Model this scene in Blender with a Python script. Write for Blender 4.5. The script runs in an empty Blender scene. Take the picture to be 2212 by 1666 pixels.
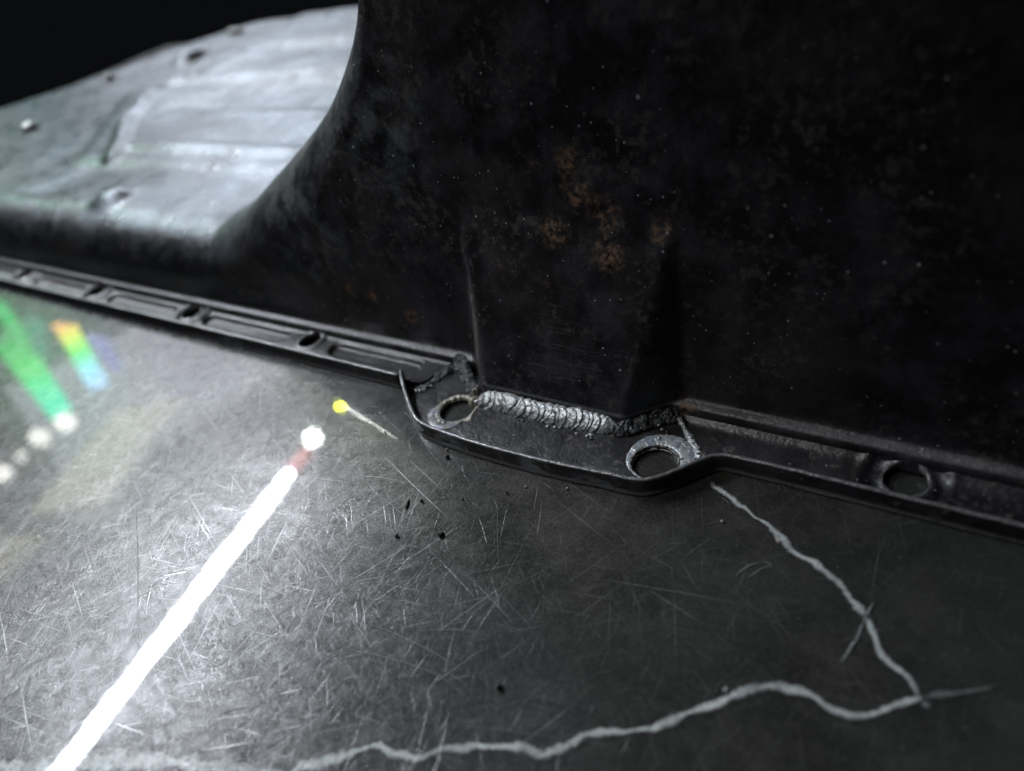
import bpy, bmesh, math, random
from mathutils import Vector, Matrix, noise, geometry

# ------------------------------------------------------------------ camera, world, exposure
S = bpy.context.scene
C = S.collection
MM = 0.001
PI = math.pi
RNG = random.Random(7)
AX = Vector((0.81733533, 0.53183023, -0.22162934))      # camera right, in the world
AY = Vector((0.18528929, -0.60685486, -0.77291336))     # camera down
AZ = Vector((-0.54555553, 0.59066385, -0.59454636))     # camera forward
CAMH = 0.130
cam = bpy.data.cameras.new('camera')
camo = bpy.data.objects.new('camera', cam)
C.objects.link(camo)
camo.matrix_world = Matrix(((AX.x, -AY.x, -AZ.x, 0), (AX.y, -AY.y, -AZ.y, 0), (AX.z, -AY.z, -AZ.z, CAMH), (0, 0, 0, 1)))
cam.sensor_width = 36
cam.lens = 36 * 1640 / 2212
cam.clip_start = 0.005
cam.clip_end = 60
cam.dof.use_dof = True
cam.dof.focus_distance = 0.186
cam.dof.aperture_fstop = 8.2
S.camera = camo

w = bpy.data.worlds.new('World')
S.world = w
w.use_nodes = True
w.node_tree.nodes['Background'].inputs[0].default_value = (0.55, 0.6, 0.7, 1)
w.node_tree.nodes['Background'].inputs[1].default_value = 0.006
S.view_settings.view_transform = 'Standard'
S.view_settings.look = 'None'
S.view_settings.exposure = 0
S.view_settings.gamma = 1
S.cycles.use_denoising = True
S.cycles.denoiser = 'OPENIMAGEDENOISE'
S.cycles.denoising_input_passes = 'RGB_ALBEDO_NORMAL'
S.cycles.max_bounces = 5
S.cycles.sample_clamp_indirect = 4
S.cycles.caustics_reflective = False

def area(name, loc, target, sx, sy, power, col=(1, 1, 1), spread=180):
    l = bpy.data.lights.new(name, 'AREA')
    l.shape = 'RECTANGLE'
    l.size = sx
    l.size_y = sy
    l.energy = power
    l.color = col
    l.spread = math.radians(spread)
    o = bpy.data.objects.new(name, l)
    C.objects.link(o)
    o.location = loc
    o.rotation_euler = (Vector(target) - Vector(loc)).to_track_quat('-Z', 'Y').to_euler()
    return o
# added unseen lights: two area fills far left, a spot over the welded flange
area('floor_fill_light', (-2.2, 1.70, 1.0), (-0.3, 0.25, 0.03), 0.95, 0.66, 2.2, (0.80, 0.88, 1.0), 75)  # unseen soft light, added to brighten the shallow pan floor
area('side_fill_light', (-2.5, 0.95, 1.18), (-0.25, 0.13, 0.0), 0.85, 0.40, 0.62, (0.86, 0.86, 1.0), 90)  # added for a band of haze on the table and flange at left
sp = bpy.data.lights.new('fill_spot', 'SPOT')  # unseen spot, added to light the centre and leave the corners dark
sp.energy = 4.4
sp.color = (0.98, 0.98, 0.98)
sp.spot_size = math.radians(27)
sp.spot_blend = 1.0
sp.shadow_soft_size = 0.05
spo = bpy.data.objects.new('fill_spot', sp)
C.objects.link(spo)
spo.location = (-0.42, -0.15, 0.62)
spo.rotation_euler = (Vector((-0.115, 0.095, 0)) - spo.location).to_track_quat('-Z', 'Y').to_euler()

TUBE_E, BULB_E, GLOW = 380.0, 160.0, 5.5

def at(u, v, z=0.0):
    """place on the table (height z, metres) seen at the given spot of the 2212-wide photograph"""
    d = AX * ((u - 1106) / 1640) + AY * ((v - 833) / 1640) + AZ
    t = (z - CAMH) / d.z
    return Vector((d.x * t, d.y * t, z))

# ------------------------------------------------------------------ node helper
class NT:
    def __init__(s, name):
        s.m = bpy.data.materials.new(name)
        s.m.use_nodes = True
        s.t = s.m.node_tree
        s.t.nodes.clear()
    def n(s, typ, ins=None, **kw):
        x = s.t.nodes.new(typ)
        for k, v in kw.items():
            setattr(x, k, v)
        for k, v in (ins or {}).items():
            if hasattr(v, 'links') or isinstance(v, bpy.types.NodeSocket):
                s.t.links.new(v, x.inputs[k])
            else:
                x.inputs[k].default_value = v
        return x
    def math(s, op, a, b=0.0, c=0.0, clamp=False):
        return s.n('ShaderNodeMath', {0: a, 1: b, 2: c}, operation=op, use_clamp=clamp).outputs[0]
    def ramp(s, x, lo, hi, a=0.0, b=1.0, smooth=True):
        return s.n('ShaderNodeMapRange', {0: x, 1: lo, 2: hi, 3: a, 4: b}, interpolation_type='SMOOTHSTEP' if smooth else 'LINEAR').outputs[0]
    def mix(s, f, a, b):
        return s.n('ShaderNodeMix', {0: f, 6: a, 7: b}, data_type='RGBA').outputs[2]
    def noise(s, co, scale, detail=3, rough=0.55, dist=0.0):
        return s.n('ShaderNodeTexNoise', {'Vector': co, 'Scale': scale, 'Detail': detail, 'Roughness': rough, 'Distortion': dist}).outputs[0]
    def vor(s, co, scale, out=0, feature='F1', rnd=1.0):
        return s.n('ShaderNodeTexVoronoi', {'Vector': co, 'Scale': scale, 'Randomness': rnd}, feature=feature)
    def map(s, co, loc=(0, 0, 0), rot=(0, 0, 0), sc=(1, 1, 1)):
        return s.n('ShaderNodeMapping', {0: co, 1: loc, 2: rot, 3: sc}).outputs[0]
    def co(s):
        return s.n('ShaderNodeTexCoord').outputs['Object']
    def out(s, sh):
        s.t.links.new(sh, s.n('ShaderNodeOutputMaterial').inputs[0])
        return s.m
    def bump(s, h, strength, dist, normal=None):
        ins = {'Height': h, 'Strength': strength, 'Distance': dist}
        if normal is not None:
            ins['Normal'] = normal
        return s.n('ShaderNodeBump', ins).outputs[0]
    def attr(s, name):
        return s.n('ShaderNodeAttribute', attribute_name=name).outputs['Fac']
    def blob(s, co, c, r, sc=(1, 1, 1)):
        """soft ball mask about a place c (metres), radius r"""
        v = s.n('ShaderNodeVectorMath', {0: co, 1: c}, operation='SUBTRACT').outputs[0]
        v = s.n('ShaderNodeVectorMath', {0: v, 1: sc}, operation='MULTIPLY').outputs[0]
        l = s.n('ShaderNodeVectorMath', {0: v}, operation='LENGTH').outputs['Value']
        return s.ramp(l, r, r * 0.2)

def streaks(t, co, ang, seed, across, along, lo, hi):
    wv = t.noise(co, 25, 1)
    off = t.n('ShaderNodeVectorMath', {0: co, 1: t.n('ShaderNodeCombineXYZ', {0: t.math('MULTIPLY', wv, 0.0012), 1: t.math('MULTIPLY', wv, -0.001), 2: 0.0}).outputs[0]}, operation='ADD').outputs[0]
    m = t.map(off, loc=(seed * 3.7, seed * 1.3, seed), rot=(0, 0, ang))
    m = t.n('ShaderNodeVectorMath', {0: m, 1: (along, across, 1)}, operation='MULTIPLY').outputs[0]
    return t.ramp(t.noise(m, 1.0, 1, 0.4), lo, hi)

def table_material(name, vein):
    t = NT(name)
    co = t.co()
    big = t.noise(co, 14, 3)
    mid = t.noise(co, 70, 4, 0.6)
    fine = t.noise(co, 900, 3, 0.6)
    grit = t.noise(co, 2400, 2, 0.6)
    mott = t.noise(co, 330, 4, 0.65, 0.6)
    sc = None
    for i, a in enumerate((0.35, 0.75, 1.15, 1.55, 2.0, 2.5, 2.95)):
        k = streaks(t, co, a, i + 1, 1900, (26, 60, 34, 70, 30, 80, 45)[i], 0.66, 0.78)
        sc = k if sc is None else t.math('MAXIMUM', sc, k)
    sc2 = None
    for i, a in enumerate((0.55, 1.35, 2.3)):
        k = streaks(t, co, a, i + 11, 2600, 420, 0.58, 0.74)
        sc2 = k if sc2 is None else t.math('MAXIMUM', sc2, k)
    scm = t.math('MAXIMUM', sc, t.math('MULTIPLY', sc2, 0.42))
    # base colour: near-black marble print, brownish and greenish clouds
    c = t.mix(t.ramp(mid, 0.35, 0.7), (0.020, 0.020, 0.019, 1), (0.043, 0.041, 0.037, 1))
    c = t.mix(t.ramp(big, 0.4, 0.65), c, (0.036, 0.040, 0.038, 1))
    c = t.mix(t.math('MULTIPLY', t.ramp(mott, 0.5, 0.75), 0.35), c, (0.075, 0.074, 0.070, 1))
    c = t.mix(t.math('MULTIPLY', t.ramp(fine, 0.55, 0.75), 0.3), c, (0.11, 0.11, 0.105, 1))
    c = t.mix(t.math('MULTIPLY', t.ramp(grit, 0.55, 0.72), 0.4), c, (0.12, 0.118, 0.112, 1))
    c = t.mix(t.math('MULTIPLY', scm, 0.18), c, (0.16, 0.16, 0.17, 1))
    if vein:
        e = t.attr('edge')
        e = t.math('ADD', e, t.math('MULTIPLY', t.math('SUBTRACT', t.noise(co, 480, 5, 0.75), 0.5), 1.5))
        f = t.math('MULTIPLY', t.ramp(e, 0.36, 0.86), t.ramp(t.noise(co, 130, 2), 0.3, 0.6, 0.6, 1.0))
        f = t.math('MULTIPLY', f, t.attr('power'))
        f = t.math('MULTIPLY', f, t.ramp(t.noise(co, 1100, 3), 0.3, 0.6, 0.6, 1.0))
        vc = t.mix(t.noise(co, 160, 2), (0.50, 0.57, 0.58, 1), (0.76, 0.78, 0.76, 1))
        c = t.mix(f, c, vc)
    h = t.math('ADD', t.math('MULTIPLY', fine, 0.6), t.math('MULTIPLY', mott, 0.8))
    h = t.math('SUBTRACT', h, t.math('MULTIPLY', scm, 0.35))
    h = t.math('ADD', h, t.math('MULTIPLY', grit, 0.3))
    nb = t.bump(h, 0.65, 0.00006)
    # hazed lacquer: a wide lobe that the wear breaks up, under a thin sharp one
    lvl = t.math('ADD', t.math('ADD', 0.12, t.math('MULTIPLY', t.ramp(mott, 0.36, 0.68), 0.5)), t.math('MULTIPLY', scm, 1.7))
    lvl = t.math('ADD', t.math('MULTIPLY', lvl, 1.0), t.ramp(grit, 0.40, 0.64, 0.0, 0.75))
    lvl = t.math('MULTIPLY', lvl, t.ramp(t.noise(co, 20, 3, 0.5), 0.32, 0.66, 0.8, 1.12))
    p = t.n('ShaderNodeBsdfPrincipled', {'Base Color': c, 'Roughness': t.ramp(mid, 0.3, 0.7, 0.24, 0.32), 'Specular IOR Level': t.math('MULTIPLY', lvl, 0.50),
            'Normal': nb, 'Coat Weight': 0.6, 'Coat Roughness': 0.022, 'Coat IOR': 1.4,
            'Coat Normal': t.bump(t.math('ADD', t.noise(co, 120, 2), t.math('MULTIPLY', fine, 0.05)), 0.25, 0.00004)})
    return t.out(p.outputs[0])

RUST = [((-0.0925, 0.1365, 0.0640), 0.0065), ((-0.0915, 0.1365, 0.0570), 0.0065), ((-0.0850, 0.1355, 0.0530), 0.0065), ((-0.0985, 0.1345, 0.0480), 0.006), ((-0.0840, 0.1335, 0.0440), 0.0065),
        ((-0.0705, 0.1372, 0.0490), 0.0042), ((-0.075, 0.133, 0.008), 0.004), ((-0.066, 0.130, 0.006), 0.005), ((-0.183, 0.1365, 0.0205), 0.0040), ((-0.174, 0.1365, 0.0185), 0.0042), ((-0.158, 0.135, 0.014), 0.0045), ((-0.138, 0.135, 0.047), 0.003)]
def pan_material(name, dusty):
    t = NT(name)
    co = t.co()
    big = t.noise(co, 22, 3)
    mid = t.noise(co, 95, 4, 0.62)
    fine = t.noise(co, 800, 3, 0.6)
    cl = t.noise(co, 420, 5, 0.7)
    c = t.mix(t.ramp(mid, 0.38, 0.7), (0.0085, 0.0088, 0.0115, 1), (0.040, 0.040, 0.048, 1))
    c = t.mix(t.math('MULTIPLY', t.ramp(big, 0.45, 0.7), 0.6), c, (0.040, 0.037, 0.035, 1))
    c = t.mix(t.math('MULTIPLY', t.math('MULTIPLY', t.ramp(cl, 0.50, 0.62), t.ramp(t.noise(co, 38, 4, 0.7), 0.42, 0.62)), 0.85), c, (0.085, 0.083, 0.082, 1))
    # rust and grime patches, plus a painted corner sheen, fixed on the pan
    r = None
    for q, rad in RUST:
        b = t.blob(co, q, rad)
        r = b if r is None else t.math('MAXIMUM', r, b)
    c = t.mix(t.math('MULTIPLY', t.math('MAXIMUM', t.blob(co, (-0.150, 0.146, 0.074), 0.026, (1, 1, 0.6)), t.blob(co, (-0.195, 0.14, 0.040), 0.030)), t.ramp(t.noise(co, 130, 5, 0.7), 0.4, 0.7)), c, (0.15, 0.16, 0.17, 1))  # grey blobs: corner sheen put into the colour, along with dust
    floor_ = t.n('ShaderNodeSeparateXYZ', {0: co})
    fl = t.math('MULTIPLY', t.ramp(floor_.outputs[2], 0.020, 0.029), t.ramp(floor_.outputs[0], -0.225, -0.262))
    fb = t.noise(co, 18, 5, 0.65)
    c = t.mix(fl, c, t.mix(t.ramp(t.math('ADD', fb, t.ramp(floor_.outputs[0], -0.34, -0.56, 0.0, -0.16, False)), 0.36, 0.62), (0.028, 0.034, 0.042, 1), (0.12, 0.14, 0.165, 1)))
    rm = t.math('MULTIPLY', r, t.ramp(cl, 0.40, 0.54))
    patches = t.math('MULTIPLY', t.math('MULTIPLY', t.ramp(t.noise(co, 70, 5, 0.7), 0.56, 0.68), t.ramp(cl, 0.46, 0.62)), t.ramp(t.n('ShaderNodeSeparateXYZ', {0: co}).outputs[0], -0.11, -0.07, 1.0, 0.2))
    rm2 = t.math('MAXIMUM', rm, t.math('MULTIPLY', patches, 0.45))
    rc = t.mix(t.ramp(t.noise(co, 700, 2), 0.4, 0.65), (0.07, 0.045, 0.032, 1), (0.40, 0.23, 0.13, 1))
    c = t.mix(t.math('MULTIPLY', rm2, 0.6), c, rc)
    # metal dust: tiny pale specks, a few cells of a voronoi
    sp_ = None
    for scl, thr, rad in ((150, 0.74, 0.085), (320, 0.74, 0.12), (700, 0.80, 0.20)):
        v = t.vor(co, scl)
        col = t.n('ShaderNodeSeparateColor', {0: v.outputs['Color']})
        k = t.math('MULTIPLY', t.math('LESS_THAN', v.outputs['Distance'], t.math('MULTIPLY', col.outputs[1], rad)), t.math('GREATER_THAN', col.outputs[0], thr))
        k = t.math('MULTIPLY', k, t.ramp(col.outputs[2], 0.0, 1.0, 0.25, 1.0))
        sp_ = k if sp_ is None else t.math('MAXIMUM', sp_, k)
    c = t.mix(t.math('MULTIPLY', sp_, 0.8), c, (0.62, 0.64, 0.66, 1))
    wear = t.math('MULTIPLY', t.attr('wear'), t.ramp(t.noise(co, 1500, 3, 0.6), 0.3, 0.65, 0.35, 1.0))
    c = t.mix(wear, c, (0.42, 0.42, 0.43, 1))
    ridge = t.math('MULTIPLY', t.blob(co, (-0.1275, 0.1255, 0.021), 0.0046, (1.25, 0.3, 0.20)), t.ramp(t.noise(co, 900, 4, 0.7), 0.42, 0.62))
    c = t.mix(t.math('MULTIPLY', ridge, 0.9), c, (0.40, 0.39, 0.36, 1))  # pale grain along the ridge: its highlight put into the colour, with wear
    # grinding marks beside the patch: thin horizontal streaks
    g = t.n('ShaderNodeVectorMath', {0: co, 1: (90, 90, 3000)}, operation='MULTIPLY').outputs[0]
    gs = t.math('MULTIPLY', t.ramp(t.noise(g, 1, 2), 0.58, 0.7), t.blob(co, (-0.098, 0.122, 0.016), 0.022))
    c = t.mix(t.math('MULTIPLY', gs, 0.4), c, (0.16, 0.16, 0.17, 1))
    h = t.math('ADD', t.math('MULTIPLY', fine, 0.7), t.math('MULTIPLY', cl, 0.9))
    h = t.math('ADD', h, t.math('MULTIPLY', sp_, 0.8))
    nb = t.bump(h, 0.9, 0.00022)
    nb = t.bump(t.noise(co, 45, 3), 0.7, 0.0014, nb)
    ro = t.ramp(mid, 0.3, 0.7, *( (0.30, 0.42) if dusty else (0.30, 0.48)))
    ro = t.math('ADD', ro, t.math('MULTIPLY', rm2, 0.3))
    ro = t.math('ADD', ro, t.math('MULTIPLY', fl, -0.07))
    if dusty:
        ch = t.math('MULTIPLY', t.ramp(t.noise(co, 210, 4, 0.7), 0.60, 0.66), t.ramp(t.noise(co, 900, 2), 0.35, 0.6))
        c = t.mix(t.math('MULTIPLY', ch, 0.7), c, (0.17, 0.155, 0.145, 1))
        sx = t.n('ShaderNodeVectorMath', {0: co, 1: (260, 260, 900)}, operation='MULTIPLY').outputs[0]
        sk = t.math('MAXIMUM', t.math('MAXIMUM', t.blob(co, (-0.0785, 0.1020, 0.0012), 0.0075, (0.8, 1, 2.6)), t.blob(co, (-0.094, 0.1008, 0.0022), 0.006)), t.math('MAXIMUM', t.blob(co, (-0.121, 0.101, 0.002), 0.006), t.blob(co, (-0.235, 0.1175, 0.002), 0.010)))
        sk = t.math('MULTIPLY', sk, t.ramp(t.noise(sx, 1.0, 4, 0.65), 0.42, 0.56))
        c = t.mix(t.math('MULTIPLY', sk, 0.85), c, (0.24, 0.26, 0.29, 1))
    p = t.n('ShaderNodeBsdfPrincipled', {'Base Color': c, 'Roughness': ro, 'Specular IOR Level': 0.8 if dusty else 0.5, 'Metallic': t.math('MAXIMUM', t.math('MULTIPLY', wear, 0.7), t.math('MULTIPLY', fl, 0.55)), 'Normal': nb})
    return t.out(p.outputs[0])

def metal_material(name, ca, cb, rough, scale=900, metallic=0.85, bstr=0.5, bdist=0.0002, patch=None):
    t = NT(name)
    co = t.co()
    n1 = t.noise(co, scale, 4, 0.65)
    c = t.mix(t.ramp(n1, 0.35, 0.65), ca, cb)
    if patch:
        c = t.mix(t.ramp(t.noise(co, 260, 3, 0.6, 0.5), 0.52, 0.6), c, patch)
    nb = t.bump(n1, bstr, bdist)
    p = t.n('ShaderNodeBsdfPrincipled', {'Base Color': c, 'Roughness': rough, 'Metallic': metallic, 'Normal': nb})
    return t.out(p.outputs[0])

def ring_material():
    t = NT('cracked_bare_steel')
    co = t.co()
    wco = t.n('ShaderNodeVectorMath', {0: co, 1: t.n('ShaderNodeVectorMath', {0: t.n('ShaderNodeTexNoise', {'Vector': co, 'Scale': 500, 'Detail': 3}).outputs[1], 1: (0.0022, 0.0022, 0.0)}, operation='MULTIPLY').outputs[0]}, operation='ADD').outputs[0]
    v = t.vor(wco, 330, feature='DISTANCE_TO_EDGE')
    cr = t.math('MAXIMUM', t.ramp(v.outputs['Distance'], 0.02, 0.07), t.ramp(t.noise(co, 300, 2), 0.5, 0.6))
    n1 = t.noise(co, 600, 4, 0.6)
    c = t.mix(t.ramp(t.noise(co, 240, 2), 0.4, 0.6), (0.27, 0.33, 0.42, 1), (0.52, 0.56, 0.57, 1))
    c = t.mix(t.ramp(n1, 0.45, 0.7), c, (0.60, 0.63, 0.61, 1))
    c = t.mix(cr, (0.76, 0.78, 0.76, 1), c)
    c = t.mix(t.ramp(t.noise(co, 330, 2, 0.5), 0.66, 0.69), c, (0.035, 0.04, 0.045, 1))
    e = t.attr('edge')
    c = t.mix(t.ramp(e, 0.75, 1.0), c, (0.60, 0.62, 0.58, 1))
    p = t.n('ShaderNodeBsdfPrincipled', {'Base Color': c, 'Roughness': 0.4, 'Metallic': 0.35, 'Normal': t.bump(t.math('ADD', cr, n1), 0.6, 0.0002)})
    return t.out(p.outputs[0])

def emit_material(name, col, e, col2=None, a=None, b=None, mid=None):
    t = NT(name)
    if col2 is None:
        c = (*col, 1)
    else:
        x = t.math('DIVIDE', t.n('ShaderNodeVectorMath', {0: t.n('ShaderNodeVectorMath', {0: t.co(), 1: a}, operation='SUBTRACT').outputs[0],
             1: tuple((Vector(b) - Vector(a)).normalized())}, operation='DOT_PRODUCT').outputs['Value'], (Vector(b) - Vector(a)).length)
        rp = t.n('ShaderNodeValToRGB', {0: x})
        cols = [col] + (mid or []) + [col2]
        el = rp.color_ramp.elements
        el[0].color = (*cols[0], 1)
        el[1].color = (*cols[-1], 1)
        for i, q in enumerate(cols[1:-1]):
            el.new((i + 1) / (len(cols) - 1)).color = (*q, 1)
        c = rp.outputs[0]
    p = t.n('ShaderNodeEmission', {0: c, 1: e * (GLOW if e < 20 else 1)})
    return t.out(p.outputs[0])

def plain(name, col, rough=0.6, metallic=0.0, var=0.4, scale=900):
    t = NT(name)
    n1 = t.noise(t.co(), scale, 3)
    c = t.mix(n1, tuple(x * (1 - var) for x in col) + (1,), tuple(min(1, x * (1 + var)) for x in col) + (1,))
    p = t.n('ShaderNodeBsdfPrincipled', {'Base Color': c, 'Roughness': rough, 'Metallic': metallic, 'Normal': t.bump(n1, 0.4, 0.0002)})
    return t.out(p.outputs[0])

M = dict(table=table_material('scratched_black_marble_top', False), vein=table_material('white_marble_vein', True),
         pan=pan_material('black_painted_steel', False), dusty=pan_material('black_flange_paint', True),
         weld=metal_material('bright_weld_metal', (0.36, 0.38, 0.39, 1), (0.74, 0.77, 0.78, 1), 0.5, 1300, 0.5, 0.3, 0.00015),
         burnt=metal_material('burnt_weld_metal', (0.03, 0.032, 0.036, 1), (0.17, 0.18, 0.185, 1), 0.48, 700, 0.4, 0.9, 0.0005),
         rim=metal_material('pale_rusty_rim', (0.25, 0.22, 0.17, 1), (0.62, 0.62, 0.54, 1), 0.45, 900, 0.35, 0.8, 0.0003),
         ring=ring_material())

# ------------------------------------------------------------------ object helpers
def link(name, me, mats, parent=None, smooth=True):
    o = bpy.data.objects.new(name, me)
    for m in (mats if isinstance(mats, (list, tuple)) else [mats]):
        me.materials.append(m)
    C.objects.link(o)
    if parent is not None:
        o.parent = parent
        o.location = -parent.location
    if smooth:
        me.polygons.foreach_set('use_smooth', [True] * len(me.polygons))
    return o

def mesh(name, vs, fs, mats, parent=None, smooth=True, attrs=None):
    me = bpy.data.meshes.new(name)
    me.from_pydata([tuple(v) for v in vs], [], fs)
    for k, vals in (attrs or {}).items():
        a = me.attributes.new(k, 'FLOAT', 'POINT')
        a.data.foreach_set('value', vals)
    me.update()
    return link(name, me, mats, parent, smooth)

def tag(o, label, cat, group=None, kind=None):
    o['label'] = label
    o['category'] = cat
    if group:
        o['group'] = group
    if kind:
        o['kind'] = kind

def empty(name, loc):
    o = bpy.data.objects.new(name, None)
    o.empty_display_size = 0.02
    C.objects.link(o)
    o.location = loc
    return o

def sst(a, b, x):
    x = max(0.0, min(1.0, (x - a) / (b - a)))
    return x * x * (3 - 2 * x)

def lerp_table(tab, x):
    if x <= tab[0][0]:
        return tab[0][1]
    for (a, p), (b, q) in zip(tab, tab[1:]):
        if x <= b:
            return p + (q - p) * (x - a) / (b - a)
    return tab[-1][1]

def hermite(tab, x):
    n = len(tab)
    if x <= tab[0][0]:
        return tab[0][1]
    if x >= tab[-1][0]:
        return tab[-1][1]
    for i in range(n - 1):
        if x <= tab[i + 1][0]:
            break
    def sl(i):
        if i == 0 or i == n - 1:
            return 0.0
        d0 = (tab[i][1] - tab[i - 1][1]) / (tab[i][0] - tab[i - 1][0])
        d1 = (tab[i + 1][1] - tab[i][1]) / (tab[i + 1][0] - tab[i][0])
        return 0.0 if d0 * d1 <= 0 else 2 * d0 * d1 / (d0 + d1)
    x0, y0 = tab[i]
    x1, y1 = tab[i + 1]
    hh = x1 - x0
    s = (x - x0) / hh
    return ((1 + 2 * s) * (1 - s) ** 2 * y0 + s * (1 - s) ** 2 * hh * sl(i) + s * s * (3 - 2 * s) * y1 + s * s * (s - 1) * hh * sl(i + 1))

# ------------------------------------------------------------------ the table
def build_table():
    X0, Y1 = -0.88, 0.545
    vs = [(X0, -0.6, 0), (0.9, -0.6, 0), (0.9, Y1, 0), (X0, Y1, 0), (X0, -0.6, -0.03), (0.9, -0.6, -0.03), (0.9, Y1, -0.03), (X0, Y1, -0.03)]
    fs = [(0, 1, 2, 3), (7, 6, 5, 4), (0, 4, 5, 1), (1, 5, 6, 2), (2, 6, 7, 3), (3, 7, 4, 0)]
    o = mesh('table_top', vs, fs, M['table'], smooth=False)
    o['kind'] = 'structure'
    o['label'] = 'glossy scratched black marble-look table top with white veins under the oil pan'
    return o
table = build_table()

def strip(name, pts, widths, z, mat, parent, power=1.0, n_sub=6, jit=0.0, seed=0, cross=7, fade=True):
    """irregular flat band along a line of places on the table"""
    rr = random.Random(seed)
    P = []
    W = []
    for i in range(len(pts) - 1):
        for k in range(n_sub):
            s = k / n_sub
            P.append(pts[i].lerp(pts[i + 1], s))
            W.append(widths[i] * (1 - s) + widths[i + 1] * s)
    P.append(pts[-1])
    W.append(widths[-1])
    for _ in range(1):
        P = [P[0]] + [(P[i - 1] + P[i] * 2 + P[i + 1]) / 4 for i in range(1, len(P) - 1)] + [P[-1]]
    vs, fs, ed, pw = [], [], [], []
    n = len(P)
    for i, p in enumerate(P):
        d = (P[min(i + 1, n - 1)] - P[max(i - 1, 0)])
        d.z = 0
        d.normalize()
        nr = Vector((-d.y, d.x, 0))
        q = noise.noise(Vector((p.x * 240, p.y * 240, seed))) * jit
        wd = W[i] * 0.43 * (1 + 0.9 * noise.noise(Vector((p.x * 190 + 9, p.y * 190, seed + 3))))
        for c in range(cross):
            s = c / (cross - 1) * 2 - 1
            x = p + nr * (s * wd * 1.9 + q)
            vs.append((x.x, x.y, z))
            ed.append(1 - abs(s))
            pw.append(power * (min(1.0, min(i, n - 1 - i) / 4 + 0.1) if fade else 1))
    for i in range(n - 1):
        for c in range(cross - 1):
            a = i * cross + c
            fs.append((a, a + 1, a + cross + 1, a + cross)[::-1])
    o = mesh(name, vs, fs, mat, parent, False, {'edge': ed, 'power': pw})
    return o

def V(*uv):
    return [at(u, v) for u, v in uv]

v1 = V((1538, 1040), (1570, 1070), (1600, 1093), (1640, 1120), (1668, 1140), (1700, 1180), (1735, 1205), (1790, 1235), (1815, 1262), (1842, 1300), (1868, 1328), (1884, 1365), (1900, 1402), (1940, 1450), (1975, 1490), (2010, 1528))
strip('marble_vein', v1, [0.00087, 0.00130, 0.00160, 0.00174, 0.00160, 0.00160, 0.00174, 0.00174, 0.00160, 0.00160, 0.00160, 0.00145, 0.00160, 0.00160, 0.00160, 0.00130], 0.00006, M['vein'], table, 1.0, 8, 0.00087, 1)
v2 = V((1998, 1506), (1985, 1509), (1970, 1512), (1940, 1520), (1900, 1540), (1850, 1546), (1800, 1537), (1770, 1510), (1730, 1495), (1680, 1481), (1620, 1487), (1570, 1510), (1520, 1530), (1450, 1555), (1410, 1574), (1370, 1577),
       (1330, 1578), (1260, 1590), (1220, 1615), (1170, 1626), (1100, 1612), (1030, 1611), (960, 1620), (900, 1637), (860, 1630), (820, 1613), (770, 1620), (730, 1640), (690, 1647), (650, 1655), (610, 1690))
w2 = [0.00058, 0.00087, 0.00130, 0.00145, 0.00145, 0.00145, 0.00145, 0.00145, 0.00160, 0.00160, 0.00174, 0.00160, 0.00160, 0.00145, 0.00160, 0.00072, 0.00160, 0.00188, 0.00203, 0.00203, 0.00174, 0.00174, 0.00174, 0.00174, 0.00188, 0.00203, 0.00203, 0.00203, 0.00261, 0.00319, 0.00348]
strip('marble_vein', v2, w2, 0.00009, M['vein'], table, 1.0, 8, 0.00072, 2)
v3 = V((-60, 1662), (60, 1655), (150, 1652), (270, 1648), (340, 1640), (420, 1650), (520, 1662), (600, 1676), (680, 1700))
strip('marble_vein', v3, [0.00435] * 4 + [0.00435, 0.00406, 0.00319, 0.00261, 0.001], 0.00012, M['vein'], table, 0.8, 10, 0.00087, 3)
strip('marble_vein', V((1990, 1508), (2040, 1500), (2100, 1492), (2160, 1480)), [0.001, 0.001, 0.0007, 0.0004], 0.00013, M['vein'], table, 0.25, 8, 0.0004, 8)
v4 = V((1888, 1302), (1872, 1330), (1852, 1378), (1832, 1408), (1812, 1436))
strip('marble_vein', v4, [0.0003, 0.0005, 0.0004, 0.0004, 0.0002], 0.00014, M['vein'], table, 0.7, 8, 0.0003, 4)
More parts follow.
